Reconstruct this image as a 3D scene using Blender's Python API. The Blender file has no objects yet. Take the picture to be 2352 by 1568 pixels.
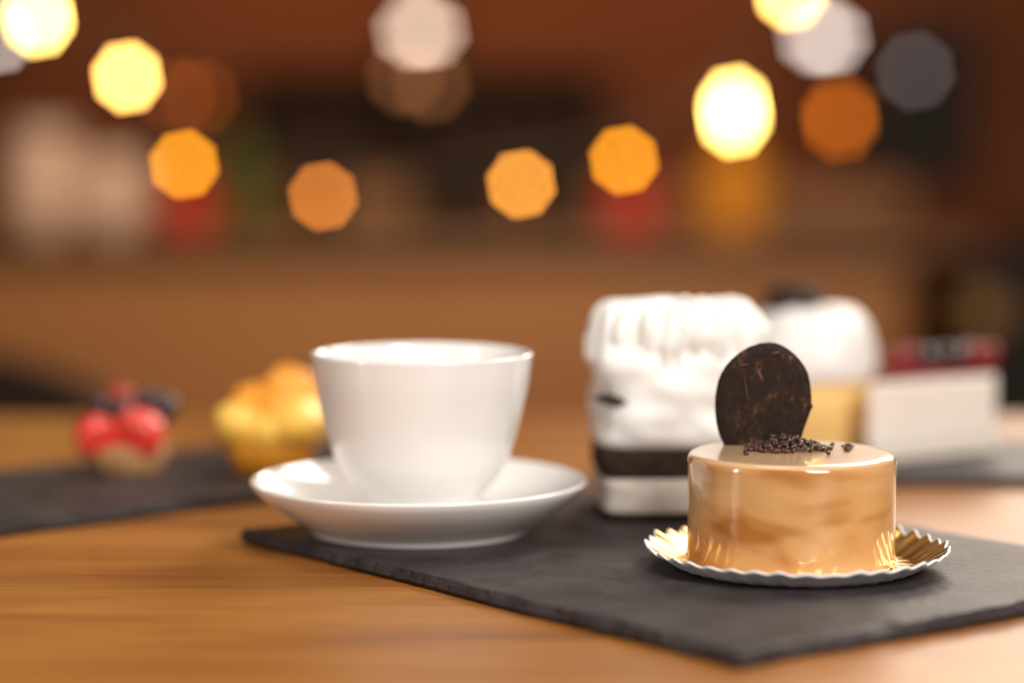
import bpy, bmesh, math, random
from mathutils import Vector, Matrix, Euler, noise

sc = bpy.context.scene
COL = sc.collection
random.seed(11)

# ---------------------------------------------------------------- camera
FPX = 5553.0                       # 85 mm on a 36 mm wide frame of 2352 px
CAM_Z = 0.1515                     # above the table top (z = 0)
PITCH = math.atan((784 - 290) / FPX)
cam_data = bpy.data.cameras.new('camera')
cam = bpy.data.objects.new('camera', cam_data)
COL.objects.link(cam)
cam.location = (0, 0, CAM_Z)
cam.rotation_euler = (math.pi / 2 - PITCH, 0, 0)
cam_data.sensor_width = 36.0
cam_data.lens = 85.0
cam_data.clip_start = 0.02
cam_data.dof.use_dof = True
cam_data.dof.focus_distance = 0.795
cam_data.dof.aperture_fstop = 2.55
cam_data.dof.aperture_blades = 8
cam_data.dof.aperture_rotation = math.radians(54.5)
sc.camera = cam

# ---------------------------------------------------------------- world, view, big lights
w = bpy.data.worlds.new('world'); sc.world = w; w.use_nodes = True
w.node_tree.nodes['Background'].inputs[0].default_value = (1.0, 0.80, 0.64, 1)
w.node_tree.nodes['Background'].inputs[1].default_value = 0.16
sc.view_settings.view_transform = 'Standard'
sc.view_settings.look = 'None'
sc.view_settings.gamma = 1
sc.view_settings.exposure = 0.45
sc.view_settings.use_curve_mapping = False

def area(name, loc, target, size, watts, color, size_y=None):
    l = bpy.data.lights.new(name, 'AREA'); l.energy = watts; l.color = color
    l.size = size
    if size_y: l.shape = 'RECTANGLE'; l.size_y = size_y
    o = bpy.data.objects.new(name, l); COL.objects.link(o); o.location = loc
    o.rotation_euler = (Vector(target) - Vector(loc)).to_track_quat('-Z', 'Y').to_euler()
    return o
area('key_light', (0.75, 1.75, 1.05), (0.05, 0.85, 0.03), 0.5, 11, (1.0, 0.91, 0.81))
area('back_light', (0.78, 2.5, 0.62), (0.2, 0.9, 0.0), 0.9, 9, (1.0, 0.86, 0.70), 0.4)
area('overhead_light', (-0.15, 0.9, 1.5), (0.0, 0.85, 0.0), 0.5, 3.5, (1.0, 0.94, 0.87))
area('front_light', (0.62, -0.40, 0.92), (0.0, 0.85, 0.03), 0.6, 21, (1.0, 0.97, 0.92))
for wx_, e_ in ((-.42, 1.0), (.22, 1.0), (.62, .2)):
    area('added_wall_wash', (wx_, 3.95, 0.62), (wx_, 4.4, 0.12), 0.10, e_, (1.0, 0.42, 0.13))  # unseen lights added to warm the back wall, no real fixtures
area('left_light', (-0.85, 0.42, 0.30), (0.09, 0.8, 0.03), 0.12, 1.6, (1.0, 0.92, 0.84), 0.3)
area('counter_light', (-0.05, 2.3, 0.75), (0.0, 3.2, -0.22), 0.35, 11, (1.0, 0.76, 0.46))

# ---------------------------------------------------------------- pixel -> place
RM = cam.rotation_euler.to_matrix()
def ray(px, py):
    return RM @ Vector(((px - 1176) / FPX, -(py - 784) / FPX, -1))
def atY(px, py, Y):                # the point of that pixel's ray at distance Y
    d = ray(px, py); return Vector((0, 0, CAM_Z)) + d * (Y / d.y)
def onZ(px, py, z):                # ... where it meets the height z
    d = ray(px, py); return Vector((0, 0, CAM_Z)) + d * ((z - CAM_Z) / d.z)

# ---------------------------------------------------------------- helpers
def obj(name, bm, mats, parent=None, smooth=True, loc=None):
    me = bpy.data.meshes.new(name)
    bmesh.ops.recalc_face_normals(bm, faces=bm.faces[:])
    bm.to_mesh(me); bm.free()
    if not isinstance(mats, (list, tuple)): mats = [mats]
    for m in mats: me.materials.append(m)
    if smooth:
        for p in me.polygons: p.use_smooth = True
    o = bpy.data.objects.new(name, me); COL.objects.link(o)
    if parent: o.parent = parent
    if loc is not None: o.location = loc
    return o
def tag(o, label, cat, group=None):
    o['label'] = label; o['category'] = cat
    if group: o['group'] = group
    return o
def thing(name, label, cat, loc=(0, 0, 0), rz=0, group=None):
    o = bpy.data.objects.new(name, None); COL.objects.link(o)
    o.empty_display_size = 0.02
    o.location = loc; o.rotation_euler = (0, 0, rz)
    return tag(o, label, cat, group)
def struct(name, bm, m):
    o = obj(name, bm, m, None, False); o['kind'] = 'structure'; return o
def bevel(o, width, seg=2):
    md = o.modifiers.new('bevel', 'BEVEL'); md.width = width; md.segments = seg; md.limit_method = 'ANGLE'
    return o
def dup(root, loc, rz, label, cat=None, group=None):
    r = root.copy(); COL.objects.link(r); r.location = loc; r.rotation_euler = (0, 0, rz)
    r['label'] = label
    if group: r['group'] = group
    for ch in list(root.children):
        c = ch.copy(); COL.objects.link(c); c.parent = r
        for g in ch.children:
            d = g.copy(); COL.objects.link(d); d.parent = c
    return r

def add_box(bm, c, s, rz=0):
    r = bmesh.ops.create_cube(bm, size=1)
    M = Matrix.Translation(c) @ Matrix.Rotation(rz, 4, 'Z') @ Matrix.Diagonal((s[0], s[1], s[2], 1))
    bmesh.ops.transform(bm, matrix=M, verts=r['verts'])
def box(c, s, rz=0):
    bm = bmesh.new(); add_box(bm, c, s, rz); return bm
def add_lathe(bm, prof, seg=64, wob=None, mat=None):
    """profile of (radius, z); r = 0 makes a pole.  wob(i_prof, angle, r, z) -> r, z"""
    rings = []
    for i, (r, z) in enumerate(prof):
        if r <= 1e-9:
            rings.append([bm.verts.new((0, 0, z))]); continue
        ring = []
        for k in range(seg):
            a = 2 * math.pi * k / seg
            rr, zz = wob(i, a, r, z) if wob else (r, z)
            ring.append(bm.verts.new((rr * math.cos(a), rr * math.sin(a), zz)))
        rings.append(ring)
    for i, (A, B) in enumerate(zip(rings[:-1], rings[1:])):
        for k in range(seg):
            k2 = (k + 1) % seg
            if len(A) == 1: f = bm.faces.new((A[0], B[k], B[k2]))
            elif len(B) == 1: f = bm.faces.new((A[k], A[k2], B[0]))
            else: f = bm.faces.new((A[k], A[k2], B[k2], B[k]))
            if mat: f.material_index = mat(i)
    return rings
def lathe(prof, seg=64, wob=None, mat=None):
    bm = bmesh.new(); add_lathe(bm, prof, seg, wob, mat); return bm
def smooth_prof(pts, n=6):
    """Catmull-Rom through the profile"""
    out = []
    P = [pts[0]] + list(pts) + [pts[-1]]
    for i in range(1, len(P) - 2):
        p0, p1, p2, p3 = [Vector(q) for q in P[i - 1:i + 3]]
        for k in range(n):
            t = k / n
            v = 0.5 * (2 * p1 + (p2 - p0) * t + (2 * p0 - 5 * p1 + 4 * p2 - p3) * t * t + (3 * p1 - p0 - 3 * p2 + p3) * t ** 3)
            out.append((max(v.x, 0), v.y))
    out.append(pts[-1]); return out
def add_ball(bm, c, r, seg=20, rings=12, lump=0, freq=1, seed=0, rot=None):
    q = bmesh.ops.create_uvsphere(bm, u_segments=seg, v_segments=rings, radius=1)
    rx, ry, rz = r if isinstance(r, (tuple, list)) else (r, r, r)
    R = (rot or Euler((0, 0, 0))).to_matrix()
    for v in q['verts']:
        k = 1 + lump * noise.noise(v.co * freq + Vector((seed * 7.3, seed, -seed))) if lump else 1
        v.co = Vector(c) + R @ Vector((v.co.x * rx * k, v.co.y * ry * k, v.co.z * rz * k))
def add_tube(bm, pts, r, seg=8):
    pts = [Vector(p) for p in pts]; rings = []
    for i, p in enumerate(pts):
        d = (pts[min(i + 1, len(pts) - 1)] - pts[max(i - 1, 0)]).normalized()
        up = Vector((0, 0, 1)) if abs(d.z) < 0.9 else Vector((1, 0, 0))
        a = d.cross(up).normalized(); b = d.cross(a)
        rings.append([bm.verts.new(p + (a * math.cos(t) + b * math.sin(t)) * r) for t in [2 * math.pi * k / seg for k in range(seg)]])
    for A, B in zip(rings[:-1], rings[1:]):
        for k in range(seg): bm.faces.new((A[k], A[(k + 1) % seg], B[(k + 1) % seg], B[k]))
    bm.faces.new(rings[0]); bm.faces.new(rings[-1])

def mat(name, c1, c2=None, scale=(20, 20, 20), rough=0.5, metal=0, bump=0, bump_scale=80, coat=0, sss=0,
        sss_col=None, detail=4, lo=0.35, hi=0.65, rough2=None, bump_dist=0.001, spec=0.5, distort=0):
    m = bpy.data.materials.new(name); m.use_nodes = True
    N = m.node_tree.nodes; L = m.node_tree.links; B = N['Principled BSDF']
    B.inputs['Roughness'].default_value = rough; B.inputs['Metallic'].default_value = metal
    B.inputs['Specular IOR Level'].default_value = spec
    B.inputs['Coat Weight'].default_value = coat; B.inputs['Coat Roughness'].default_value = 0.04
    if sss:
        B.inputs['Subsurface Weight'].default_value = sss
        B.inputs['Subsurface Radius'].default_value = sss_col or (1, .6, .3)
        B.inputs['Subsurface Scale'].default_value = 0.004
    tc = N.new('ShaderNodeTexCoord')
    mp = N.new('ShaderNodeMapping'); mp.inputs['Scale'].default_value = scale
    L.new(tc.outputs['Object'], mp.inputs['Vector'])
    nz = N.new('ShaderNodeTexNoise'); nz.inputs['Scale'].default_value = 1.0
    nz.inputs['Detail'].default_value = detail; nz.inputs['Distortion'].default_value = distort
    L.new(mp.outputs[0], nz.inputs['Vector'])
    cr = N.new('ShaderNodeValToRGB')
    cr.color_ramp.elements[0].position = lo; cr.color_ramp.elements[1].position = hi
    cr.color_ramp.elements[0].color = (*c1, 1); cr.color_ramp.elements[1].color = (*(c2 or c1), 1)
    L.new(nz.outputs['Fac'], cr.inputs['Fac']); L.new(cr.outputs['Color'], B.inputs['Base Color'])
    if rough2 is not None:
        mr = N.new('ShaderNodeMapRange'); mr.inputs[3].default_value = rough; mr.inputs[4].default_value = rough2
        L.new(nz.outputs['Fac'], mr.inputs[0]); L.new(mr.outputs[0], B.inputs['Roughness'])
    if bump:
        n2 = N.new('ShaderNodeTexNoise'); n2.inputs['Scale'].default_value = bump_scale; n2.inputs['Detail'].default_value = 5
        L.new(tc.outputs['Object'], n2.inputs['Vector'])
        bp = N.new('ShaderNodeBump'); bp.inputs['Strength'].default_value = bump; bp.inputs['Distance'].default_value = bump_dist
        L.new(n2.outputs['Fac'], bp.inputs['Height']); L.new(bp.outputs[0], B.inputs['Normal'])
    return m
def glow(name, color, strength):
    m = bpy.data.materials.new(name); m.use_nodes = True
    N = m.node_tree.nodes; L = m.node_tree.links
    N.remove(N['Principled BSDF'])
    e = N.new('ShaderNodeEmission'); e.inputs[0].default_value = (*color, 1); e.inputs[1].default_value = strength
    L.new(e.outputs[0], N['Material Output'].inputs['Surface']); return m

# ---------------------------------------------------------------- materials
def wood_material(name, dark, mid, light, rough, scale=(4.2, 30, 30), plank=0.0):
    m = bpy.data.materials.new(name); m.use_nodes = True
    N = m.node_tree.nodes; L = m.node_tree.links; B = N['Principled BSDF']
    tc = N.new('ShaderNodeTexCoord')
    mp = N.new('ShaderNodeMapping'); mp.inputs['Scale'].default_value = scale
    mp.inputs['Rotation'].default_value = (0, 0, math.radians(4))
    L.new(tc.outputs['Object'], mp.inputs['Vector'])
    n1 = N.new('ShaderNodeTexNoise'); n1.inputs['Scale'].default_value = 1; n1.inputs['Detail'].default_value = 7
    n1.inputs['Roughness'].default_value = .62; n1.inputs['Distortion'].default_value = .6
    L.new(mp.outputs[0], n1.inputs['Vector'])
    mp2 = N.new('ShaderNodeMapping'); mp2.inputs['Scale'].default_value = (scale[0] * 3, scale[1] * 9, scale[2] * 9)
    L.new(tc.outputs['Object'], mp2.inputs['Vector'])
    n2 = N.new('ShaderNodeTexNoise'); n2.inputs['Scale'].default_value = 1; n2.inputs['Detail'].default_value = 3
    L.new(mp2.outputs[0], n2.inputs['Vector'])
    ad = N.new('ShaderNodeMath'); ad.operation = 'MULTIPLY_ADD'; ad.inputs[1].default_value = .42
    L.new(n2.outputs['Fac'], ad.inputs[0]); L.new(n1.outputs['Fac'], ad.inputs[2])
    cr = N.new('ShaderNodeValToRGB'); E = cr.color_ramp.elements
    E[0].position = .40; E[0].color = (*dark, 1); E[1].position = .98; E[1].color = (*light, 1)
    x = E.new(.66); x.color = (*mid, 1)
    L.new(ad.outputs[0], cr.inputs['Fac'])
    L.new(cr.outputs['Color'], B.inputs['Base Color'])
    B.inputs['Roughness'].default_value = rough
    bp = N.new('ShaderNodeBump'); bp.inputs['Strength'].default_value = .25; bp.inputs['Distance'].default_value = .0006
    L.new(ad.outputs[0], bp.inputs['Height']); L.new(bp.outputs[0], B.inputs['Normal'])
    return m

M_table = wood_material('oiled_table_wood', (.10, .027, .004), (.285, .100, .014), (.42, .172, .032), .43)
M_counter = wood_material('counter_front_wood', (.20, .078, .020), (.26, .105, .029), (.32, .135, .038), .5, (1.0, 9, 9))
M_ctop = wood_material('counter_top_wood', (.09, .035, .012), (.12, .05, .018), (.15, .06, .022), .45, (1.0, 12, 12))
M_wall = wood_material('brown_panel_wall', (.080, .020, .005), (.125, .033, .008), (.17, .050, .013), .85, (.8, 3, 1.2))
M_wallside = mat('dark_brown_plaster', (.10, .045, .022), (.13, .06, .03), (3, 3, 3), .8)
M_floor = wood_material('dark_floorboards', (.05, .022, .01), (.07, .03, .013), (.09, .04, .018), .5, (9, 1.2, 9))
M_slate = mat('black_slate', (.034, .0275, .028), (.058, .048, .049), (60, 60, 60), .52, bump=.5, bump_scale=260, bump_dist=.0009, rough2=.50, spec=.17)
M_porc = mat('white_glazed_porcelain', (.86, .84, .82), (.88, .86, .84), rough=.16, coat=.5)
M_black = mat('matt_black', (.009, .006, .005), (.014, .010, .009), rough=.55, spec=.3)
M_brass = mat('aged_brass', (.26, .13, .04), (.32, .17, .06), rough=.5)
M_chocdark = mat('dark_chocolate', (.014, .0055, .0025), (.034, .014, .006), (120, 120, 120), .42, bump=.25, bump_scale=300, bump_dist=.0006)
M_sprinkle = mat('chocolate_sprinkle', (.04, .017, .010), (.10, .045, .028), (400, 400, 400), .36)
M_cream = mat('whipped_cream', (.90, .87, .83), (.94, .92, .90), (60, 60, 60), .45, sss=.25, sss_col=(1, .8, .6), bump=.2, bump_scale=120)
M_sponge_w = mat('pale_sponge', (.78, .69, .60), (.88, .81, .73), (220, 220, 220), .8, bump=.6, bump_scale=500, sss=.1)
M_sponge_d = mat('chocolate_sponge', (.018, .007, .004), (.045, .018, .009), (260, 260, 260), .85, bump=.8, bump_scale=500)
M_sponge_y = mat('golden_sponge', (.84, .50, .16), (.92, .62, .24), (160, 160, 160), .7, bump=.5, bump_scale=400, sss=.15)
M_cheese = mat('cheesecake_cream', (.92, .80, .70), (.95, .86, .77), (30, 30, 120), .55, sss=.25, sss_col=(1, .7, .5))
M_redjelly = mat('red_fruit_jelly', (.13, .003, .006), (.24, .007, .012), (80, 80, 80), .4, spec=.3)
M_straw = mat('strawberry_flesh', (.74, .035, .025), (.86, .09, .06), (150, 150, 150), .25, coat=.4, bump=.3, bump_scale=500)
M_dimberry = mat('dimmed_berry_skin', (.26, .02, .012), (.36, .04, .02), (300, 300, 300), .5, bump=.5, bump_scale=500)  # top berry's colour darkened to stand for dimmer light there
M_blueb = mat('blueberry_skin', (.030, .016, .018), (.06, .036, .036), (200, 200, 200), .4)
M_crust = mat('baked_tart_shell', (.36, .17, .06), (.50, .27, .11), (120, 120, 120), .7, bump=.6, bump_scale=400)
M_crust_o = mat('amber_tart_shell', (.60, .21, .008), (.74, .30, .015), (120, 120, 120), .5, bump=.5, bump_scale=400)
M_yfruit = mat('yellow_fruit', (.95, .54, .07), (.97, .64, .14), (120, 120, 120), .4, coat=.1, sss=.2)
M_ofruit = mat('orange_fruit', (.94, .34, .025), (.96, .43, .05), (120, 120, 120), .4, coat=.1, sss=.2)

# ---------------------------------------------------------------- setting
FLOOR_Z = -0.76
YW = 4.4
struct('floor', box((0, 1.4, FLOOR_Z - .05), (4.6, 6.6, .1)), M_floor)
struct('wall_back', box((0, YW + .05, .72), (4.4, .1, 2.96)), M_wall)
struct('wall_left', box((-2.25, 1.4, .72), (.1, 6.1, 2.96)), M_wallside)
struct('wall_right', box((2.25, 1.4, .72), (.1, 6.1, 2.96)), M_wallside)

# ---------------------------------------------------------------- table
TY0, TY1 = 0.12, 1.262
t = thing('wooden_table', 'orange brown wooden table with lengthwise grain, carrying the slates and cakes', 'table', (0, .69, FLOOR_Z))
top = bmesh.new(); add_box(top, (0, (TY0 + TY1) / 2 - .69, -.02 - FLOOR_Z), (1.5, TY1 - TY0, .04))
bevel(obj('tabletop', top, M_table, t, False), .004, 3)
for sx in (-.66, .66):
    for sy in (-.49, .49):
        bevel(obj('leg', box((sx, sy, (-.04 - FLOOR_Z) / 2), (.07, .07, -.04 - FLOOR_Z)), M_table, t, False), .004)

# ---------------------------------------------------------------- slates
ST = 0.005
def slate_mesh(w, h, seed, th=ST, step=.0025, rough=1):
    """slab centred on its middle, hewn edges: chipped upper rim, irregular outline"""
    bm = bmesh.new()
    per = []
    nx, ny = int(w / step), int(h / step)
    for i in range(nx): per.append((-w / 2 + w * i / nx, -h / 2, 0, -1))
    for i in range(ny): per.append((w / 2, -h / 2 + h * i / ny, 1, 0))
    for i in range(nx): per.append((w / 2 - w * i / nx, h / 2, 0, 1))
    for i in range(ny): per.append((-w / 2, h / 2 - h * i / ny, -1, 0))
    n = len(per)
    rings = [[], [], [], [], []]
    for i, (x, y, nx_, ny_) in enumerate(per):
        p = Vector((x * 55, y * 55, seed)); q = Vector((x * 190, y * 190, seed + 5))
        wv = .0012 * noise.noise(p * .5) + .0006 * noise.noise(q)
        chip = (max(0, noise.noise(p * 1.1)) * .005 + abs(noise.noise(q)) * .0016) * rough + .0005
        lip = .0004 + .0004 * noise.noise(q * 1.7)
        cx, cy = x / (w / 2), y / (h / 2)
        def pt(ins, z, jit=0):
            j = jit * noise.noise(q * 1.3 + Vector((0, 0, z * 900)))
            fx = (w / 2 - ins - wv + j); fy = (h / 2 - ins - wv + j)
            return bm.verts.new((cx * fx, cy * fy, z))
        rings[0].append(pt(.0012, 0))
        rings[1].append(pt(0, .0014, .0005))
        rings[2].append(pt(chip * .4, th * .62, .0006))
        rings[3].append(pt(chip, th - lip, .0004))
        rings[4].append(pt(chip + .0012, th))
    for A, B in zip(rings[:-1], rings[1:]):
        for k in range(n): bm.faces.new((A[k], A[(k + 1) % n], B[(k + 1) % n], B[k]))
    bm.faces.new(rings[4]); bm.faces.new(rings[0][::-1])
    return bm
def slate_at(corner, along, wlen, hlen, seed, label, rough=1):
    """corner = nearest corner, along = unit vector of the first side, second side is its left normal"""
    u = Vector((along[0], along[1], 0)).normalized(); v = Vector((-u.y, u.x, 0))
    c = Vector((corner[0], corner[1], 0)) + u * wlen / 2 + v * hlen / 2
    o = obj('slate_board', slate_mesh(wlen, hlen, seed, rough=rough), M_slate, None, False, c + Vector((0, 0, .0002)))
    o.rotation_euler = (0, 0, math.atan2(u.y, u.x))
    return tag(o, label, 'slate board', 'slate serving boards')
ca = onZ(1700, 1500, ST); cb = onZ(556, 1215, ST)
e = (cb - ca); e.z = 0
L_left = e.length; ed = e.normalized(); al = Vector((ed.y, -ed.x, 0))   # along the right-hand edge
slate_at((ca.x, ca.y), al, .200, L_left, 1.0, 'dark grey slate board in front, under the white cup and the caramel cake')
pa = onZ(0, 1205, ST); pb = onZ(570, 1130, ST)
u = (pb - pa).normalized()
slate_at(pa - u * .10, u, .34, .125, 9.0, 'dark slate board behind left, under the two small fruit tarts', .3)
pr = onZ(1700, 1092, ST)
slate_at(pr, Vector((1, -.02, 0)), .25, .13, 17.0, 'dark slate board behind right, under the cherry slice', .3)

# ---------------------------------------------------------------- saucer and cup
sz = ST + .0003
sp = Vector((onZ(968, 1200, ST).x, .868, sz))
SR = 390 * .868 / FPX
sau = [(0, .0022), (.020, .0022), (.034, .0018), (.036, 0), (.039, 0), (.040, .0022), (.046, .0060), (.053, .0105), (.0592, .0158), (SR - .0002, .0181),
       (SR, .0189), (SR - .0012, .0194), (.0575, .0168), (.050, .0118), (.043, .0082), (.036, .0058), (.027, .0046), (.0262, .0054), (.0235, .0054), (.0228, .0044), (0, .0044)]
so = tag(obj('saucer', lathe(sau, 128), M_porc, None, True, sp), 'round white porcelain saucer under the coffee cup', 'saucer')
bevel(so, .0004)
cup_z = sz + .0046
H = .0605
out = smooth_prof([(.0185, .0), (.0196, .0050), (.0225, .0095), (.0268, .0143), (.0301, .0192), (.0322, .0242), (.0344, .0317), (.0367, .0411), (.0388, .0505), (.0400, H - .0015)], 8)
rim = [(.0402, H - .0005), (.0399, H), (.0388, H + .0002), (.0378, H - .0008)]
inn = smooth_prof([(.0374, H - .003), (.0345, .0411), (.0320, .0317), (.0292, .0242), (.0255, .0192), (.020, .0155), (.012, .0135), (0, .0130)], 8)
tag(obj('coffee_cup', lathe([(0, .0012), (.0165, .0012), (.0172, 0)] + out + rim + inn, 128), M_porc, None, True, (sp.x + .0010, sp.y, cup_z)),
    'white porcelain coffee cup with tapering sides, standing on the saucer', 'cup')

# ---------------------------------------------------------------- caramel cake on its gold plate
CY = .80
cc = atY(1816, 1290, CY)
CX = cc.x
M_gold = bpy.data.materials.new('gold_foil_and_white_paper')
M_gold = mat('gold_foil', (.93, .50, .12), (.98, .60, .20), (60, 60, 60), .2, metal=1)
M_paper = mat('white_paper', (.88, .87, .86), (.91, .90, .89), rough=.75)
PX = atY(1828, 1290, CY).x
NF = 38
PR = .0502
def plate_wob(i, a, r, z):
    k = max(0, (r - .0385) / (PR - .0385))
    ph = NF * a + .5 * math.sin(3 * a)
    jag = noise.noise(Vector((math.cos(a) * 6, math.sin(a) * 6, 2)))
    tri = math.sin(ph) * (1 + .8 * jag)
    side = (math.cos(a)) ** 2                         # sides bowed a little higher than the front
    zz = z + math.sqrt(k) * ((.0008 - .0004 * max(0, -math.sin(a))) * tri + .0007 * jag + .0006 * side)
    rr = r + k * (.0005 * tri + .0009 * jag)
    return rr, zz
prof_top = [(0, .0007), (.030, .0007), (.0388, .0008), (.0405, .0013), (.0428, .0026), (.0455, .0043), (.0482, .0056), (PR - .0006, .0064), (PR, .0065)]
prof_bot = [(r + (.0000 if r < PR else 0), z - .0006) for r, z in prof_top][::-1]
prof = [(0, .0001)] + [(.030, .0001), (.0390, .0002), (.0408, .0007), (.0431, .0020), (.0458, .0037), (.0485, .0050), (PR + .0002, .0059)] + prof_top[::-1]
pl = tag(obj('cake_plate', lathe(prof, NF * 10, plate_wob, lambda i: 1 if i < 9 else 0), [M_gold, M_paper], None, True, (PX, CY - .0015, ST + .0002)),
         'small pleated paper cake plate with gold foil inside, under the caramel cake', 'plate')

M_glaze = bpy.data.materials.new('caramel_glaze'); M_glaze.use_nodes = True
def build_glaze():
    N = M_glaze.node_tree.nodes; L = M_glaze.node_tree.links; B = N['Principled BSDF']
    tc = N.new('ShaderNodeTexCoord'); mp = N.new('ShaderNodeMapping')
    mp.inputs['Scale'].default_value = (20, 20, 62)
    L.new(tc.outputs['Object'], mp.inputs['Vector'])
    n = N.new('ShaderNodeTexNoise'); n.inputs['Scale'].default_value = 1.2; n.inputs['Detail'].default_value = 2; n.inputs['Distortion'].default_value = .3
    L.new(mp.outputs[0], n.inputs['Vector'])
    cr = N.new('ShaderNodeValToRGB'); E = cr.color_ramp.elements
    E[0].position = .34; E[0].color = (.42, .165, .036, 1); E[1].position = .66; E[1].color = (.72, .45, .21, 1)
    x = E.new(.46); x.color = (.62, .34, .13, 1)
    L.new(n.outputs['Fac'], cr.inputs['Fac']); L.new(cr.outputs[0], B.inputs['Base Color'])
    B.inputs['Roughness'].default_value = .18; B.inputs['Coat Weight'].default_value = 1; B.inputs['Coat Roughness'].default_value = .03
    B.inputs['Subsurface Weight'].default_value = .35; B.inputs['Subsurface Radius'].default_value = (1, .5, .2); B.inputs['Subsurface Scale'].default_value = .005
    n2 = N.new('ShaderNodeTexNoise'); n2.inputs['Scale'].default_value = 70; n2.inputs['Detail'].default_value = 2
    L.new(tc.outputs['Object'], n2.inputs['Vector'])
    bp = N.new('ShaderNodeBump'); bp.inputs['Strength'].default_value = .22; bp.inputs['Distance'].default_value = .003
    L.new(n2.outputs['Fac'], bp.inputs['Height']); L.new(bp.outputs[0], B.inputs['Coat Normal']); L.new(bp.outputs[0], B.inputs['Normal'])
build_glaze()
M_glazetop = mat('caramel_glaze_top', (.66, .42, .23), (.72, .47, .27), (40, 40, 40), .2, coat=.7, sss=.3, sss_col=(1, .6, .3))
M_glazetop.node_tree.nodes['Principled BSDF'].inputs['Coat Roughness'].default_value = .1

CR_ = 242 * CY / FPX
CZ0 = ST + .0012
CH = atY(1816, 1038, CY).z - CZ0
cake = thing('caramel_cake', 'round caramel glazed mousse cake in focus with a dark chocolate disc on top', 'cake', (CX, CY, CZ0))
side = [(0, 0), (CR_ - .002, 0), (CR_ - .0004, .0004), (CR_ + .0001, .0016), (CR_ - .0002, .0042), (CR_ - .0004, .009), (CR_ - .0002, CH * .5), (CR_, CH - .005),
        (CR_ - .0001, CH - .0024), (CR_ - .0008, CH - .0008), (CR_ - .0022, CH - .0001), (CR_ - .006, CH), (CR_ * .5, CH - .0001), (0, CH - .0001)]
sideS = side[:2] + smooth_prof(side[2:12], 5) + side[12:]
def cake_wob(i, a, r, z):
    k = noise.noise(Vector((math.cos(a) * 2.2, math.sin(a) * 2.2, z * 60)))
    k2 = noise.noise(Vector((math.cos(a) * 9, math.sin(a) * 9, 4)))
    foot = max(0, 1 - z / .004)
    fade = 1 if z < CH - .0015 else .3
    return r + .00035 * k * fade + foot * .0012 * k2, z
nb = len(sideS)
cb_ = lathe(sideS, 160, cake_wob, lambda i: 1 if min(sideS[i][1], sideS[i + 1][1]) > CH - .0014 else 0)
obj('glazed_body', cb_, [M_glaze, M_glazetop], cake)

# chocolate disc, outline as seen, real thickness
Z7 = 800 / 1991
outl = [(815, 65), (760, 70), (700, 90), (650, 120), (600, 160), (566, 198), (540, 240), (522, 285), (512, 330), (505, 375), (503, 420), (505, 470), (510, 520), (519, 562), (532, 605),
        (549, 640), (575, 690), (640, 715), (760, 730), (880, 715), (960, 685), (990, 645), (998, 605), (1012, 560), (1030, 510), (1044, 472), (1052, 448), (1062, 436), (1061, 424), (1054, 412),
        (1054, 370), (1050, 320), (1044, 280), (1034, 240), (1016, 202), (990, 165), (958, 130), (920, 100), (885, 80), (850, 68)]
DY = .8185
pts = [atY(1440 + x * Z7, 760 + y * Z7, DY) for x, y in outl]
cen = sum(pts, Vector()) / len(pts)
def disc_mesh():
    bm = bmesh.new()
    rings = []
    th = .0024
    for (s, d) in ((.0, -.5), (.5, -.5), (.80, -.5), (.965, -.5), (.992, -.38), (1, -.1), (1, .2), (.985, .45), (.95, .5), (.5, .5), (0, .5)):
        if s == 0: rings.append([bm.verts.new((0, d * th, 0))]); continue
        r = []
        for p in pts:
            q = p - cen
            r.append(bm.verts.new((q.x * s, d * th + .0002 * noise.noise(q * 160 * s), q.z * s)))
        rings.append(r)
    n = len(pts)
    for A, B in zip(rings[:-1], rings[1:]):
        for k in range(n):
            k2 = (k + 1) % n
            if len(A) == 1: bm.faces.new((A[0], B[k], B[k2]))
            elif len(B) == 1: bm.faces.new((A[k], A[k2], B[0]))
            else: bm.faces.new((A[k], A[k2], B[k2], B[k]))
    return bm
M_disc = bpy.data.materials.new('chocolate_disc'); M_disc.use_nodes = True
def build_disc_mat():
    N = M_disc.node_tree.nodes; L = M_disc.node_tree.links; B = N['Principled BSDF']
    tc = N.new('ShaderNodeTexCoord')
    def ns(scale, detail, mapping=(1, 1, 1)):
        mp = N.new('ShaderNodeMapping'); mp.inputs['Scale'].default_value = mapping; L.new(tc.outputs['Object'], mp.inputs['Vector'])
        n = N.new('ShaderNodeTexNoise'); n.inputs['Scale'].default_value = scale; n.inputs['Detail'].default_value = detail; n.inputs['Roughness'].default_value = .7
        L.new(mp.outputs[0], n.inputs['Vector']); return n
    a = ns(90, 6); b = ns(520, 5, (1, 1, .5))
    mx = N.new('ShaderNodeMath'); mx.operation = 'MULTIPLY'; L.new(a.outputs[0], mx.inputs[0]); L.new(b.outputs[0], mx.inputs[1])
    cr = N.new('ShaderNodeValToRGB'); E = cr.color_ramp.elements
    E[0].position = .20; E[0].color = (.012, .0045, .002, 1); E[1].position = .40; E[1].color = (.16, .06, .018, 1)
    x = E.new(.30); x.color = (.024, .009, .0038, 1)
    L.new(mx.outputs[0], cr.inputs[0]); L.new(cr.outputs[0], B.inputs['Base Color'])
    B.inputs['Roughness'].default_value = .6; B.inputs['Specular IOR Level'].default_value = .25
    bp = N.new('ShaderNodeBump'); bp.inputs['Strength'].default_value = .5; bp.inputs['Distance'].default_value = .0008
    L.new(b.outputs[0], bp.inputs['Height']); L.new(bp.outputs[0], B.inputs['Normal'])
build_disc_mat()
dobj = obj('chocolate_disc', disc_mesh(), M_disc, cake, True, cen - Vector((CX, CY, CZ0)))
dobj['label'] = 'upright dark chocolate disc with scuffed face'
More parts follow.
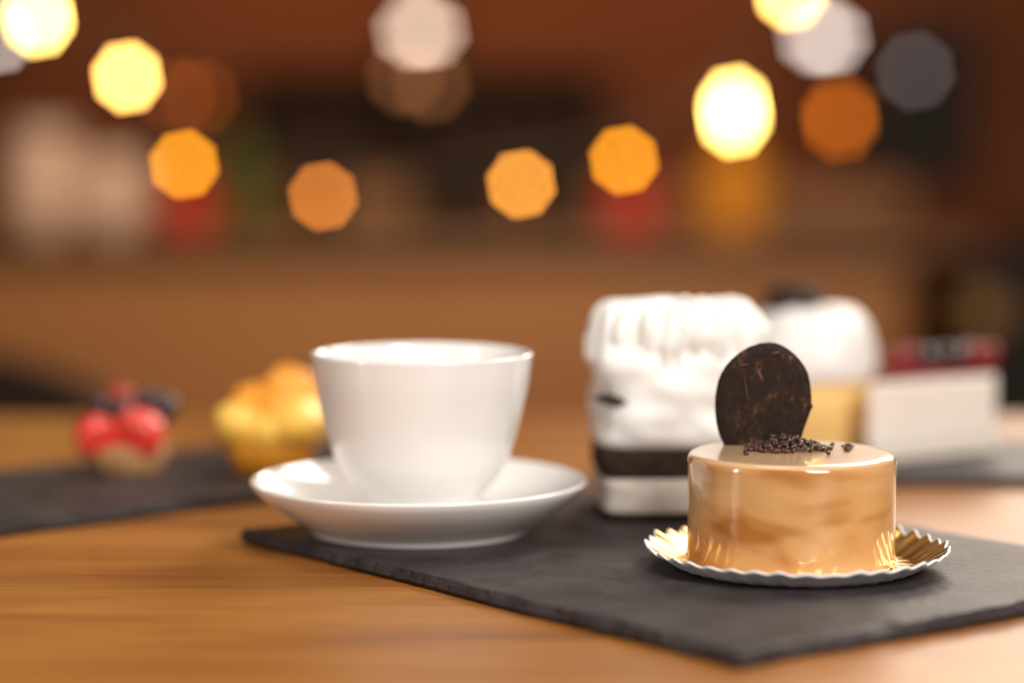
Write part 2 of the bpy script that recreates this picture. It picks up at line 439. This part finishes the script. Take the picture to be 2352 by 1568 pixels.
# scrapes on the disc's face
scr = [((670, 250), (695, 420), 9), ((750, 222), (775, 292), 20), ((822, 132), (876, 118), 13), ((632, 196), (700, 190), 9), ((552, 238), (566, 232), 10)]
M_scrape = mat('bloomed_chocolate', (.075, .032, .016), (.11, .052, .028), (500, 500, 500), .5)
for (x0, y0), (x1, y1), wd in scr:
    p0 = atY(1440 + x0 * Z7, 760 + y0 * Z7, DY - .00135); p1 = atY(1440 + x1 * Z7, 760 + y1 * Z7, DY - .00135)
    b = bmesh.new(); m_ = (p0 + p1) / 2; d = p1 - p0
    add_ball(b, (0, 0, 0), (d.length / 2, .00035, wd * Z7 * CY / FPX / 2), 14, 8, .3, 2.5, x0, Euler((0, -math.atan2(d.z, d.x), 0)))
    obj('scrape', b, M_scrape, cake, True, m_ - Vector((CX, CY, CZ0)))

# sprinkles: short curled grains, piled
def grain(seed, r=.00065, ln=.0022):
    b = bmesh.new(); rnd = random.Random(seed); bend = rnd.uniform(-.0006, .0006)
    n = 6; k = 7; rings = []
    for i in range(n + 1):
        t = i / n * 2 - 1; rr = r * math.sqrt(max(0, 1 - t ** 4)) * (1 + .25 * noise.noise(Vector((t * 2, seed, 0))))
        if i in (0, n): rings.append([b.verts.new((t * ln / 2, bend * t * t, 0))]); continue
        rings.append([b.verts.new((t * ln / 2, bend * t * t + rr * math.cos(2 * math.pi * j / k), rr * math.sin(2 * math.pi * j / k))) for j in range(k)])
    for A, B in zip(rings[:-1], rings[1:]):
        for j in range(k):
            j2 = (j + 1) % k
            if len(A) == 1: b.faces.new((A[0], B[j], B[j2]))
            elif len(B) == 1: b.faces.new((A[j], A[j2], B[0]))
            else: b.faces.new((A[j], A[j2], B[j2], B[j]))
    return b
protos = []
spots = []
pc = onZ(1806, 1032, CZ0 + CH)
for i in range(230):
    a = random.uniform(0, 2 * math.pi); q = math.sqrt(random.random())
    x = pc.x + math.cos(a) * q * .0142 + random.uniform(-.0006, .0006); y = pc.y + math.sin(a) * q * .0095
    hh = max(0, .0030 * (1 - q ** 1.6)) * (1.0 + .5 * noise.noise(Vector((x * 300, y * 300, 1))))
    spots.append((x, y, CZ0 + CH + .0005 + random.random() * hh + hh * .35))
for px, py in ((1937, 1024), (1944, 1021), (1951, 1022), (1958, 1024), (1952, 1029), (1946, 1031), (1911, 1021), (1903, 1040), (1714, 1040), (1798, 998), (1802, 1003), (1796, 1006), (1806, 1008)):
    zz = CZ0 + CH + .0006
    if py < 1010 and px < 1850: p = Vector((atY(px, py, pc.y + .004)))
    else: p = onZ(px, py, zz)
    spots.append((p.x, p.y, max(zz, p.z)))
for s_ in range(8): protos.append(None)
order = sorted(range(len(spots)), key=lambda i: (spots[i][1] - spots[i][2] * 1.5))
single = set(order[:90]) | set(range(len(spots) - 13, len(spots)))
single = set(list(single)[:100]) if len(single) > 100 else single
restbm = bmesh.new()
for i, p in enumerate(spots):
    R = Euler((random.uniform(-.5, .5), random.uniform(-.5, .5), random.uniform(0, 6.3)))
    s = random.uniform(.7, 1.2)
    if i in single:
        k = i % 8
        if protos[k] is None:
            o = obj('chocolate_sprinkle', grain(k), M_sprinkle, cake); protos[k] = o
        else:
            o = protos[k].copy(); COL.objects.link(o)
        o.parent = cake; o.location = Vector(p) - Vector((CX, CY, CZ0)); o.rotation_euler = R; o.scale = (s, s, s)
    else:
        b = grain(i % 8); me = bpy.data.meshes.new('tmp')
        bmesh.ops.transform(b, matrix=Matrix.Translation(Vector(p) - Vector((CX, CY, CZ0))) @ R.to_matrix().to_4x4() @ Matrix.Scale(s, 4), verts=b.verts)
        b.to_mesh(me); b.free(); restbm.from_mesh(me); bpy.data.meshes.remove(me)
o = obj('chocolate_sprinkles', restbm, M_sprinkle, cake); o['kind'] = 'stuff'

# ---------------------------------------------------------------- whipped-cream layer cake
def soft_block(wx, wy, z0, z1, seed, lump, freq, exp=5, nu=96, nv=28, ridge=0, rnd=.2):
    """rounded block with lumps; superellipse plan, flat bottom"""
    bm = bmesh.new(); rings = []
    h = z1 - z0
    prof = [(0, 0), (.9, 0), (.985, .03), (1, .12)]
    for i in range(1, nv):
        t = i / nv; prof.append((1, .12 + (.88 - rnd) * t))
    for i in range(1, 9):
        a = i / 8 * math.pi / 2; prof.append((1 - rnd * .8 + rnd * .8 * math.cos(a), 1 - rnd + rnd * math.sin(a)))
    prof += [(.5, 1), (.35, 1), (.15, 1), (0, 1)]
    for s, t in prof:
        if s == 0: rings.append([bm.verts.new((0, 0, z0 + t * h + (noise.noise(Vector((0, 0, seed))) * lump if t > .9 else 0)))]); continue
        r = []
        for k in range(nu):
            a = 2 * math.pi * k / nu; c, sn = math.cos(a), math.sin(a)
            q = (abs(c) ** exp + abs(sn) ** exp) ** (-1 / exp)
            x, y, z = c * q * wx / 2 * s, sn * q * wy / 2 * s, z0 + t * h
            p = Vector((x, y, z)) * freq + Vector((seed, seed * 2, 0))
            n_ = noise.noise(p) + .5 * noise.noise(p * 2.1)
            wgt = min(1, max(0, t * 6))
            d = Vector((c, sn, 0)) * (lump * n_ * wgt * min(1, s * 1.3))
            if ridge: d += Vector((c, sn, 0)) * ridge * (abs(math.sin(a * 13 + 2.2 * noise.noise(Vector((c * 2, sn * 2 + seed, z * 40))))) - .5) * wgt
            dz = lump * .8 * noise.noise(p * 1.2 + Vector((9, 0, 0))) * max(0, (t - .6) / .4)
            if ridge: dz += ridge * (abs(math.sin(a * 13 + 2.2 * noise.noise(Vector((c * 2, sn * 2 + seed, z * 40))))) - .5) * max(0, (t - .6) / .4) * min(1, s * 1.2)
            r.append(bm.verts.new((x + d.x, y + d.y, z + dz)))
        rings.append(r)
    for A, B in zip(rings[:-1], rings[1:]):
        for k in range(nu):
            k2 = (k + 1) % nu
            if len(A) == 1: bm.faces.new((A[0], B[k], B[k2]))
            elif len(B) == 1: bm.faces.new((A[k], A[k2], B[0]))
            else: bm.faces.new((A[k], A[k2], B[k2], B[k]))
    return bm
WY = .917; WFY = .889
lx = atY(1366, 1000, WFY).x; WXW = .063
lc = thing('layer_cake', 'tall white whipped cream cake with a dark chocolate layer, behind the caramel cake', 'cake', (lx + WXW / 2, WY, ST + .0003), .06)
def zh(py): return atY(1500, py, WFY).z - ST - .0003
obj('dark_base', soft_block(.058, .050, 0, .0022, 3, 0, 1, 8), M_sponge_d, lc)  # thin dark slab below the pale sponge
obj('sponge_base', soft_block(.0605, .054, .0022, zh(1097), 4, .0006, 120, 7), M_sponge_w, lc)
obj('chocolate_layer', soft_block(.0615, .0545, zh(1099), zh(1034), 5, .0006, 120, 7), M_sponge_d, lc)
obj('cream_layer', soft_block(WXW, .056, zh(1036), zh(800), 6, .0042, 52, 5), M_cream, lc)
# swirled cream crown
obj('cream_crown', soft_block(WXW - .0035, .056, zh(862), zh(712), 8, .0050, 52, 4.0, ridge=.0042, nu=200, rnd=.45), M_cream, lc)
b = bmesh.new(); add_ball(b, (0, 0, 0), (.0075, .003, .0017), 24, 12, .6, 2.2, 3, Euler((0, .14, -.55)))
fl = obj('chocolate_streak', b, M_sponge_d, lc, True, (-.0262, -.0236, zh(922)))

# ---------------------------------------------------------------- cream dome cake behind
by = 1.085
bx = atY(1858, 900, by).x
cd = thing('cream_dome_cake', 'yellow sponge cake topped with a white cream dome and a dark piece, far behind', 'cake', (bx, by, ST + .0003))
def zb(py): return atY(1858, py, by).z - ST - .0003
rb = 148 * by / FPX
obj('sponge_body', lathe([(0, 0), (rb * .86, 0), (rb * .90, .002), (rb * .92, zb(930)), (rb * .94, zb(862)), (0, zb(862))], 64), M_sponge_y, cd)
dome = smooth_prof([(rb * .95, zb(870)), (rb * 1.03, zb(850)), (rb * 1.02, zb(800)), (rb * .92, zb(745)), (rb * .72, zb(714)), (rb * .4, zb(704)), (0, zb(704))], 6)
def dome_wob(i, a, r, z):
    k = noise.noise(Vector((math.cos(a) * 2, math.sin(a) * 2, z * 60)))
    return r * (1 + .05 * k), z + .002 * k * min(1, r / rb * 2)
obj('cream_dome', lathe([(0, zb(870))] + dome, 64, dome_wob), M_cream, cd)
b = bmesh.new(); add_ball(b, (0, 0, 0), (.0135, .0125, .0085), 24, 14, .2, 1.5, 5)
obj('chocolate_piece', b, M_sponge_d, cd, True, Vector((atY(1822, 700, by).x - bx, 0, zb(694))))

# ---------------------------------------------------------------- cherry slice
cy_ = 1.068
p0 = atY(2040, 1060, 1.062); p1 = atY(2298, 1040, 1.085)
def wedge(z0, z1, grow=0):
    """triangular slice with rounded rim at the right, tip at the left"""
    bm = bmesh.new()
    A = Vector((p0.x - .012, 1.044, 0)); B = Vector((p1.x - .002, 1.084, 0)); D = Vector((p1.x - .022, 1.132, 0))
    base = []
    base.append(A)
    for i in range(9):
        t = i / 8
        q = B.lerp(D, t); q.x += .004 * math.sin(math.pi * t); base.append(q)
    c = sum(base, Vector()) / len(base)
    lo = [bm.verts.new((q - c) * (1 + grow) + Vector((0, 0, z0))) for q in base]
    hi = [bm.verts.new((q - c) * (1 + grow) + Vector((0, 0, z1))) for q in base]
    n = len(base)
    for k in range(n): bm.faces.new((lo[k], lo[(k + 1) % n], hi[(k + 1) % n], hi[k]))
    bm.faces.new(lo[::-1]); bm.faces.new(hi)
    return bm, c
zt = atY(2200, 866, 1.066).z - ST
b, wc = wedge(.0003, .004)
ch = thing('cherry_cheesecake', 'pale cheesecake slice with glossy red topping on the right slate', 'cake', (wc.x, wc.y, ST))
bevel(obj('crust', b, M_cheese, ch, False), .0008)
b, _ = wedge(.004, zt, .01); bevel(obj('cream_filling', b, M_cheese, ch, False), .003, 4)
b, _ = wedge(zt - .0005, zt + .0035, -.03); bevel(obj('red_jelly', b, M_redjelly, ch, False), .0015, 3)
ber = [(2060, 838, 1.072, 1), (2092, 830, 1.083, 1), (2128, 822, 1.080, 0), (2165, 824, 1.086, 0), (2200, 818, 1.082, 0), (2240, 822, 1.086, 1), (2270, 826, 1.094, 1), (2218, 815, 1.10, 0)]
for px, py, Y, kind in ber:
    q = atY(px, py, Y); b = bmesh.new()
    add_ball(b, (0, 0, 0), (.0052, .0052, .005), 16, 12, .05, 2, px)
    obj('blackberry' if not kind else 'red_currant', b, M_blueb if not kind else M_redjelly, ch, True, Vector((q.x - wc.x, q.y - wc.y, zt + .0035 + .0042)))

# ---------------------------------------------------------------- two fruit tarts on the left slate
def tart_shell(r0, r1, h, m, parent, n=16):
    def wob(i, a, r, z): return r * (1 + .035 * math.sin(n * a)), z
    return obj('tart_shell', lathe([(0, 0), (r0 * .96, 0), (r0, .0008), (r1, h), (r1 * .97, h + .0006), (r1 * .90, h - .0004), (r0 * .9, h * .55), (0, h * .55)], n * 6, wob), m, parent)
def strawberry(parent, loc, r, ln, rot, m=M_straw, name='strawberry'):
    pr = smooth_prof([(0, -.5), (.26, -.40), (.5, -.12), (.60, .18), (.50, .40), (.2, .48), (0, .46)], 5)
    b = lathe([(q[0] * 2 * r * .82, q[1] * ln) for q in pr], 28)
    o = obj(name, b, m, parent, True, loc); o.rotation_euler = rot; return o
ty = 1.005
tp = onZ(298, 1085, ST); ty = tp.y
rt = thing('berry_tart', 'small tart piled with red strawberries and dark berries, leftmost on the left slate', 'tart', (tp.x, tp.y, ST + .0003))
def zr(py, Y=ty): return atY(298, py, Y).z - ST - .0003
def xr(px, Y=ty): return atY(px, 1000, Y).x - tp.x
tart_shell(.0125, .0172, .0105, M_crust, rt)
b = bmesh.new(); add_ball(b, (0, 0, 0), (.0155, .0155, .004), 24, 12); obj('custard', b, M_crust, rt, True, (0, 0, .0105))
strawberry(rt, (xr(222), -.006, zr(990)), .0095, .020, (1.9, .2, .5))
strawberry(rt, (xr(335), -.007, zr(985)), .0115, .021, (1.8, 0, -.5))
strawberry(rt, (xr(270), .008, zr(928)), .0068, .016, (.5, 0, .3), M_dimberry, 'dimmed_berry')
for px, py, yy, r in ((232, 935, .004, .0062), (285, 945, -.004, .0058), (374, 938, .003, .0066), (330, 930, .009, .006)):
    b = bmesh.new(); add_ball(b, (0, 0, 0), r, 18, 12); obj('blueberry', b, M_blueb, rt, True, (xr(px), yy, zr(py)))

yp = onZ(622, 1082, ST)
yt = thing('yellow_fruit_tart', 'small amber tart heaped with yellow and orange fruit, partly behind the cup', 'tart', (yp.x, yp.y, ST + .0003))
def zy(py): return atY(622, py, yp.y).z - ST - .0003
def xy(px): return atY(px, 1000, yp.y).x - yp.x
tart_shell(.0145, .0195, .0125, M_crust_o, yt)
b = bmesh.new(); add_ball(b, (0, 0, 0), (.0172, .0172, .004), 24, 12); obj('custard', b, M_yfruit, yt, True, (0, 0, .0125))
for px, py, yy, r, m in ((555, 970, -.008, .0110, M_yfruit), (690, 965, -.010, .0120, M_yfruit), (622, 985, -.013, .0085, M_yfruit), (590, 935, .004, .0115, M_ofruit),
                         (665, 905, .004, .0125, M_ofruit), (712, 930, .006, .0115, M_ofruit), (640, 940, -.004, .0100, M_ofruit)):
    b = bmesh.new(); add_ball(b, (0, 0, 0), (r, r * .95, r * .85), 20, 14, .25, 1.6, px)
    obj('fruit_chunk', b, m, yt, True, (xy(px), yy, zy(py)))

# ---------------------------------------------------------------- chair behind the table, left
M_chair = mat('dark_stained_wood', (.022, .010, .005), (.034, .016, .008), (5, 5, 40), .6, spec=.2)
chx = atY(300, 900, 1.95).x
chr_ = thing('dark_chair', 'dark wooden chair just behind the table at the left', 'chair', (chx - .21, 1.95, FLOOR_Z), .0)
bevel(obj('seat', box((0, .21, .44), (.42, .42, .035)), M_chair, chr_, False), .006)
bk = bmesh.new()
ap = [(-.21, .53)] + [(-.21 + .42 * k / 20, .66 + .078 * math.sin(math.pi * min(max(k, 0), 20) / 20) ** .4 if 0 < k < 20 else .66) for k in range(21)] + [(.21, .53)]
for yy in (-.011, .011): bk.faces.new([bk.verts.new((x, yy, z)) for x, z in ap])
bmesh.ops.bridge_loops(bk, edges=bk.edges[:])
bevel(obj('backrest', bk, M_chair, chr_, False), .004)
for sx in (-.19, .19):
    bevel(obj('leg', box((sx, .39, .21), (.035, .035, .42)), M_chair, chr_, False), .004)
    bevel(obj('leg', box((sx, .027, .33), (.035, .03, .66)), M_chair, chr_, False), .004)

# ---------------------------------------------------------------- counter
YC = 3.2
ctz1 = atY(1176, 548, YC - .03).z; ctz0 = atY(1176, 588, YC - .03).z
cx1 = atY(2085, 700, YC).x; ctx1 = atY(2255, 560, YC).x
cnt = thing('wooden_counter', 'long brown wooden counter across the background with plain front panel', 'counter', (0, YC, FLOOR_Z))
bevel(obj('front_panel', box(((-1.7 + cx1) / 2, .02, (ctz0 - FLOOR_Z) / 2), (1.7 + cx1, .04, ctz0 - FLOOR_Z)), M_counter, cnt, False), .003)
obj('cabinet_body', box(((-1.7 + cx1) / 2, .34, (ctz0 - FLOOR_Z) / 2), (1.7 + cx1 - .004, .58, ctz0 - FLOOR_Z - .002)), M_counter, cnt, False)
bevel(obj('countertop', box(((-1.74 + ctx1) / 2, .31, (ctz1 + ctz0) / 2 - FLOOR_Z), (1.74 + ctx1, .68, ctz1 - ctz0)), M_ctop, cnt, False), .004)
usz = atY(1176, 420, YC + .62).z
lb = bevel(obj('back_ledge', box(((-1.74 + ctx1) / 2, YC + .60, (usz + ctz1) / 2), (1.74 + ctx1, .03, usz - ctz1 - .0004)), M_counter, None, False), .003)
tag(lb, 'low brown wooden ledge board along the back of the counter', 'ledge')

# black cabinet beside the counter, right
kx0 = ctx1 + .012
ky = 3.28
kz = atY(2200, 575, ky).z
kb = thing('black_cabinet', 'black cabinet standing beside the right end of the counter', 'cabinet', ((kx0 + .35), ky, FLOOR_Z))
bevel(obj('carcass', box((0, .25, (kz - FLOOR_Z) / 2), (.70, .46, kz - FLOOR_Z)), M_black, kb, False), .006)
dr = bevel(obj('door', box((0, .010, (kz - FLOOR_Z) / 2), (.68, .02, kz - FLOOR_Z - .04)), M_black, kb, False), .003)
kn = atY(2262, 715, ky - .03)
b = lathe(smooth_prof([(0, -.026), (.024, -.024), (.034, -.014), (.030, -.006), (.014, -.002), (.014, .014), (0, .014)], 4), 28)
bmesh.ops.rotate(b, verts=b.verts, cent=(0, 0, 0), matrix=Matrix.Rotation(-math.pi / 2, 3, 'X'))
o = obj('knob', b, M_brass, dr, True, (kn.x - (kx0 + .35), -.012, kn.z - FLOOR_Z)); o['label'] = 'round brass knob'

# ---------------------------------------------------------------- things on the counter
CT = ctz1 + .0003
M_shadedwhite = mat('shade_tinted_stoneware', (.60, .41, .34), (.68, .48, .40), rough=.4)  # white ware coloured dusky pink: shadow and warm light put into it
def stack_cups(px, Y, n, r, label):
    q = atY(px, 540, Y)
    for i in range(n):
        pr = [(0, 0), (r * .62, 0), (r * .68, .004), (r * .92, .040), (r, .070), (r * .96, .071), (r * .86, .040), (r * .6, .008), (0, .007)]
        o = obj('mug', lathe(pr, 40), M_shadedwhite, None, True, (q.x, q.y, CT + i * .036))
        tag(o, label[i], 'mug', 'white mugs stacked on the counter')
stack_cups(100, 3.27, 3, .044, ['white mug on the counter at left, lowest of the taller stack', 'white mug on the counter at left, second of the taller stack', 'white mug on the counter at left, topmost of the taller stack'])
stack_cups(258, 3.27, 2, .044, ['white mug on the counter at left, lower of the shorter stack', 'white mug on the counter at left, upper of the shorter stack'])

def bottle(name, px, Y, h, r, m, label, cat='bottle', cap=M_black, z=None):
    q = atY(px, 500, Y)
    t = thing(name, label, cat, (q.x, Y, CT if z is None else z))
    pr = smooth_prof([(r * .96, .001), (r, .006), (r, h * .52), (r * .92, h * .60), (r * .42, h * .74), (r * .34, h * .80), (r * .34, h * .93)], 5)
    obj('bottle_body', lathe([(0, 0)] + pr + [(0, h * .93)], 32), m, t)
    obj('cap', lathe([(0, h * .92), (r * .38, h * .92), (r * .38, h), (0, h)], 20), cap, t)
    return t
M_gbot = mat('green_glass', (.035, .06, .004), (.05, .08, .008), rough=.15)
M_abot = mat('amber_syrup', (.55, .20, .004), (.65, .25, .006), rough=.4)
M_dbot = mat('dark_brown_glass', (.022, .010, .006), (.03, .014, .008), rough=.5, spec=.2)
M_rjar = mat('red_enamel', (.42, .018, .012), (.5, .03, .02), rough=.3)
bottle('green_bottle', 558, 3.42, .165, .030, M_gbot, 'dark green bottle on the counter beside the orange bulbs at left')
bottle('amber_bottle', 1690, 3.45, .155, .048, M_abot, 'wide amber syrup bottle on the counter under the brightest bulb')
for px, lab in ((432, 'small red jar on the counter at left, next to the green bottle'), (1452, 'small red jar on the counter at right, next to the amber bottle')):
    q = atY(px, 500, 3.36)
    t = thing('red_jar', lab, 'jar', (q.x, 3.36, CT), 0, 'red jars on the counter')
    obj('jar_body', lathe(smooth_prof([(0, 0), (.034, .001), (.040, .012), (.040, .045), (.032, .056), (.028, .060), (0, .060)], 4), 32), M_rjar, t)
    obj('lid', lathe([(0, .059), (.031, .059), (.031, .072), (.028, .074), (0, .074)], 28), M_rjar, t)
for px, Y, h, r, lab in ((735, 3.66, .20, .036, 'dark brown bottle at the back of the counter, left of the middle lamp'),
                         (1010, 3.66, .19, .038, 'dark brown bottle at the back of the counter, under the middle lamp'),
                         (1110, 3.68, .23, .036, 'dark brown bottle at the back of the counter, just right of the middle lamp'),
                         (1275, 3.66, .21, .040, 'dark brown bottle at the back of the counter, between the two right orange bulbs')):
    bottle('dark_bottle', px, Y, h, r, M_dbot, lab)

# dark shelf unit against the back wall
M_shelf = mat('dark_shelf_wood', (.046, .020, .012), (.066, .030, .017), (4, 4, 30), .7, spec=.2)
s0 = atY(560, 420, 4.28); s1 = atY(1400, 150, 4.28)
sw, sh = s1.x - s0.x, s1.z - CT + .30
su = thing('shelf_unit', 'dark open wooden shelf unit against the back wall behind the counter', 'shelf', ((s0.x + s1.x) / 2, 4.28, CT - .30))
obj('back_panel', box((0, .105, sh / 2), (sw, .01, sh)), M_shelf, su, False)
for sx in (-1, 1): bevel(obj('side_panel', box((sx * (sw / 2 - .01), 0, sh / 2), (.02, .2, sh)), M_shelf, su, False), .002)
for k in range(4): bevel(obj('shelf', box((0, 0, .01 + (sh - .02) * k / 3), (sw - .04, .2, .018)), M_shelf, su, False), .002)

# black board on the back wall
b0 = atY(1995, 410, YW - .02); b1 = atY(2235, 50, YW - .02)
bd = thing('black_board', 'plain black framed board on the back wall at right', 'board', ((b0.x + b1.x) / 2, YW - .016, b0.z))
bw, bh = b1.x - b0.x, b1.z - b0.z
obj('panel', box((0, 0, bh / 2), (bw - .02, .012, bh - .02)), M_black, bd, False)
for c, s in (((0, 0, .006), (bw, .028, .012)), ((0, 0, bh - .006), (bw, .028, .012)), ((-bw / 2 + .006, 0, bh / 2), (.012, .028, bh - .024)), ((bw / 2 - .006, 0, bh / 2), (.012, .028, bh - .024))):
    bevel(obj('frame_rail', box(c, s), M_black, bd, False), .002)

# ---------------------------------------------------------------- string of bulbs
M_cable = mat('black_cable', (.012, .010, .009), rough=.6)
E_ = {'white': (1.0, .62, .14), 'yellow': (1.0, .53, .12), 'amber': (1.0, .36, .014), 'orange': (1.0, .30, .045), 'soft': (1.0, .38, .05)}
SY = 2.72
#        px    py   radius  height factor  colour strength
bulbs = [(88, 40, .0095, 1.5, 'white', 45), (292, 177, .0080, 1.25, 'yellow', 40), (423, 377, .0060, 1.0, 'amber', 28), (742, 450, .0060, 1.0, 'orange', 18),
         (1197, 422, .0060, 1.0, 'soft', 29), (1433, 367, .0060, 1.0, 'amber', 28), (1686, 257, .0115, 1.9, 'white', 36), (1815, -18, .0100, 1.2, 'yellow', 36)]
st = thing('string_lights', 'string of glowing warm bulbs hung across the background above the counter', 'string lights', (0, SY, .1))
O = Vector((0, SY, .1))
bp_ = []
for px, py, r, hf, ck, stg in bulbs:
    q = atY(px, py, SY); bp_.append(q + Vector((0, 0, r * hf + .022)))
    m = glow('bulb_glow', E_[ck], stg)
    b = bmesh.new(); pr = smooth_prof([(0, -r * hf), (r * .6, -r * hf * .82), (r, -r * hf * .1), (r * .8, r * hf * .55), (r * .45, r * hf), (0, r * hf)], 5)
    add_lathe(b, pr, 24)
    bo = obj('bulb', b, m, st, True, q - O)
    obj('socket', lathe([(0, r * hf - .001), (.006, r * hf - .001), (.0065, r * hf + .020), (.003, r * hf + .024), (0, r * hf + .024)], 16), M_cable, bo)
path = [Vector((-2.18, SY, .62)), bp_[0] + Vector((-.3, 0, .10))] + bp_ + [bp_[-1] + Vector((.3, 0, .16)), Vector((2.18, SY, .70))]
cp = []
for i in range(len(path) - 1):
    A, B = path[i], path[i + 1]
    for k in range(8):
        t_ = k / 8; p = A.lerp(B, t_); p.z -= .012 * math.sin(math.pi * t_) * min(1, (B - A).length / .2); cp.append(p - O)
cp.append(path[-1] - O)
b = bmesh.new(); add_tube(b, cp, .0022, 8); obj('cable', b, M_cable, st)

# ---------------------------------------------------------------- small lamps on the back wall
def wall_lamp(px, py, offs, color, strength, r, label, Y=4.25, group=None, back=YW):
    q = atY(px, py, Y)
    t = thing('wall_lamp', label, 'lamp', (q.x, Y, q.z), 0, group)
    m = glow('lamp_glow', color, strength)
    wd = .06 + 2 * max(abs(o_[0]) for o_ in offs)
    depth = back - Y
    bevel(obj('bracket', box((0, (.024 + depth) / 2, 0), (wd * .5, depth - .0245, .03)), M_black, t, False), .003)
    bevel(obj('lamp_housing', box((0, .016, 0), (wd, .02, .07)), M_black, t, False), .006)
    for ox, oz in offs:
        b = lathe(smooth_prof([(0, -.006), (r * .7, -.004), (r, .002), (r, .006), (0, .006)], 4), 20)
        bmesh.ops.rotate(b, verts=b.verts, cent=(0, 0, 0), matrix=Matrix.Rotation(-math.pi / 2, 3, 'X'))
        obj('led', b, m, t, True, (ox, 0, oz))
    return t
k = 4.25 / FPX
wall_lamp(967, 72, ((-.019, 0), (0, 0), (.017, 0)), (1.0, .72, .55), 8.5, .009, 'white three spot lamp on the back wall, above the middle of the counter')
wall_lamp(1893, 85, ((-.018, 0), (0, 0), (.016, 0)), (1.0, .82, .72), 8.5, .009, 'white three spot lamp on the back wall, beside the black board')
wall_lamp(2103, 163, ((0, 0),), (1.0, .80, .78), 1.6, .010, 'dim grey spot lamp in front of the black board', Y=4.3, back=YW - .024)
wall_lamp(1930, 272, ((0, .01), (0, -.01)), (1.0, .22, .012), 5.5, .010, 'dim orange lamp low on the back wall, left of the black board')
wall_lamp(432, 222, ((-.02, 0), (.02, 0)), (1.0, .20, .02), 2.2, .010, 'faint orange lamp on the back wall at left')
wall_lamp(960, 185, ((-.022, .006), (.022, -.006)), (1.0, .36, .12), 1.5, .012, 'faint orange lamp on the front of the dark shelf unit', Y=4.13, back=4.178)
wall_lamp(-10, 80, ((0, 0),), (1.0, .82, .72), 11, .010, 'white spot lamp on the back wall at the far left edge')
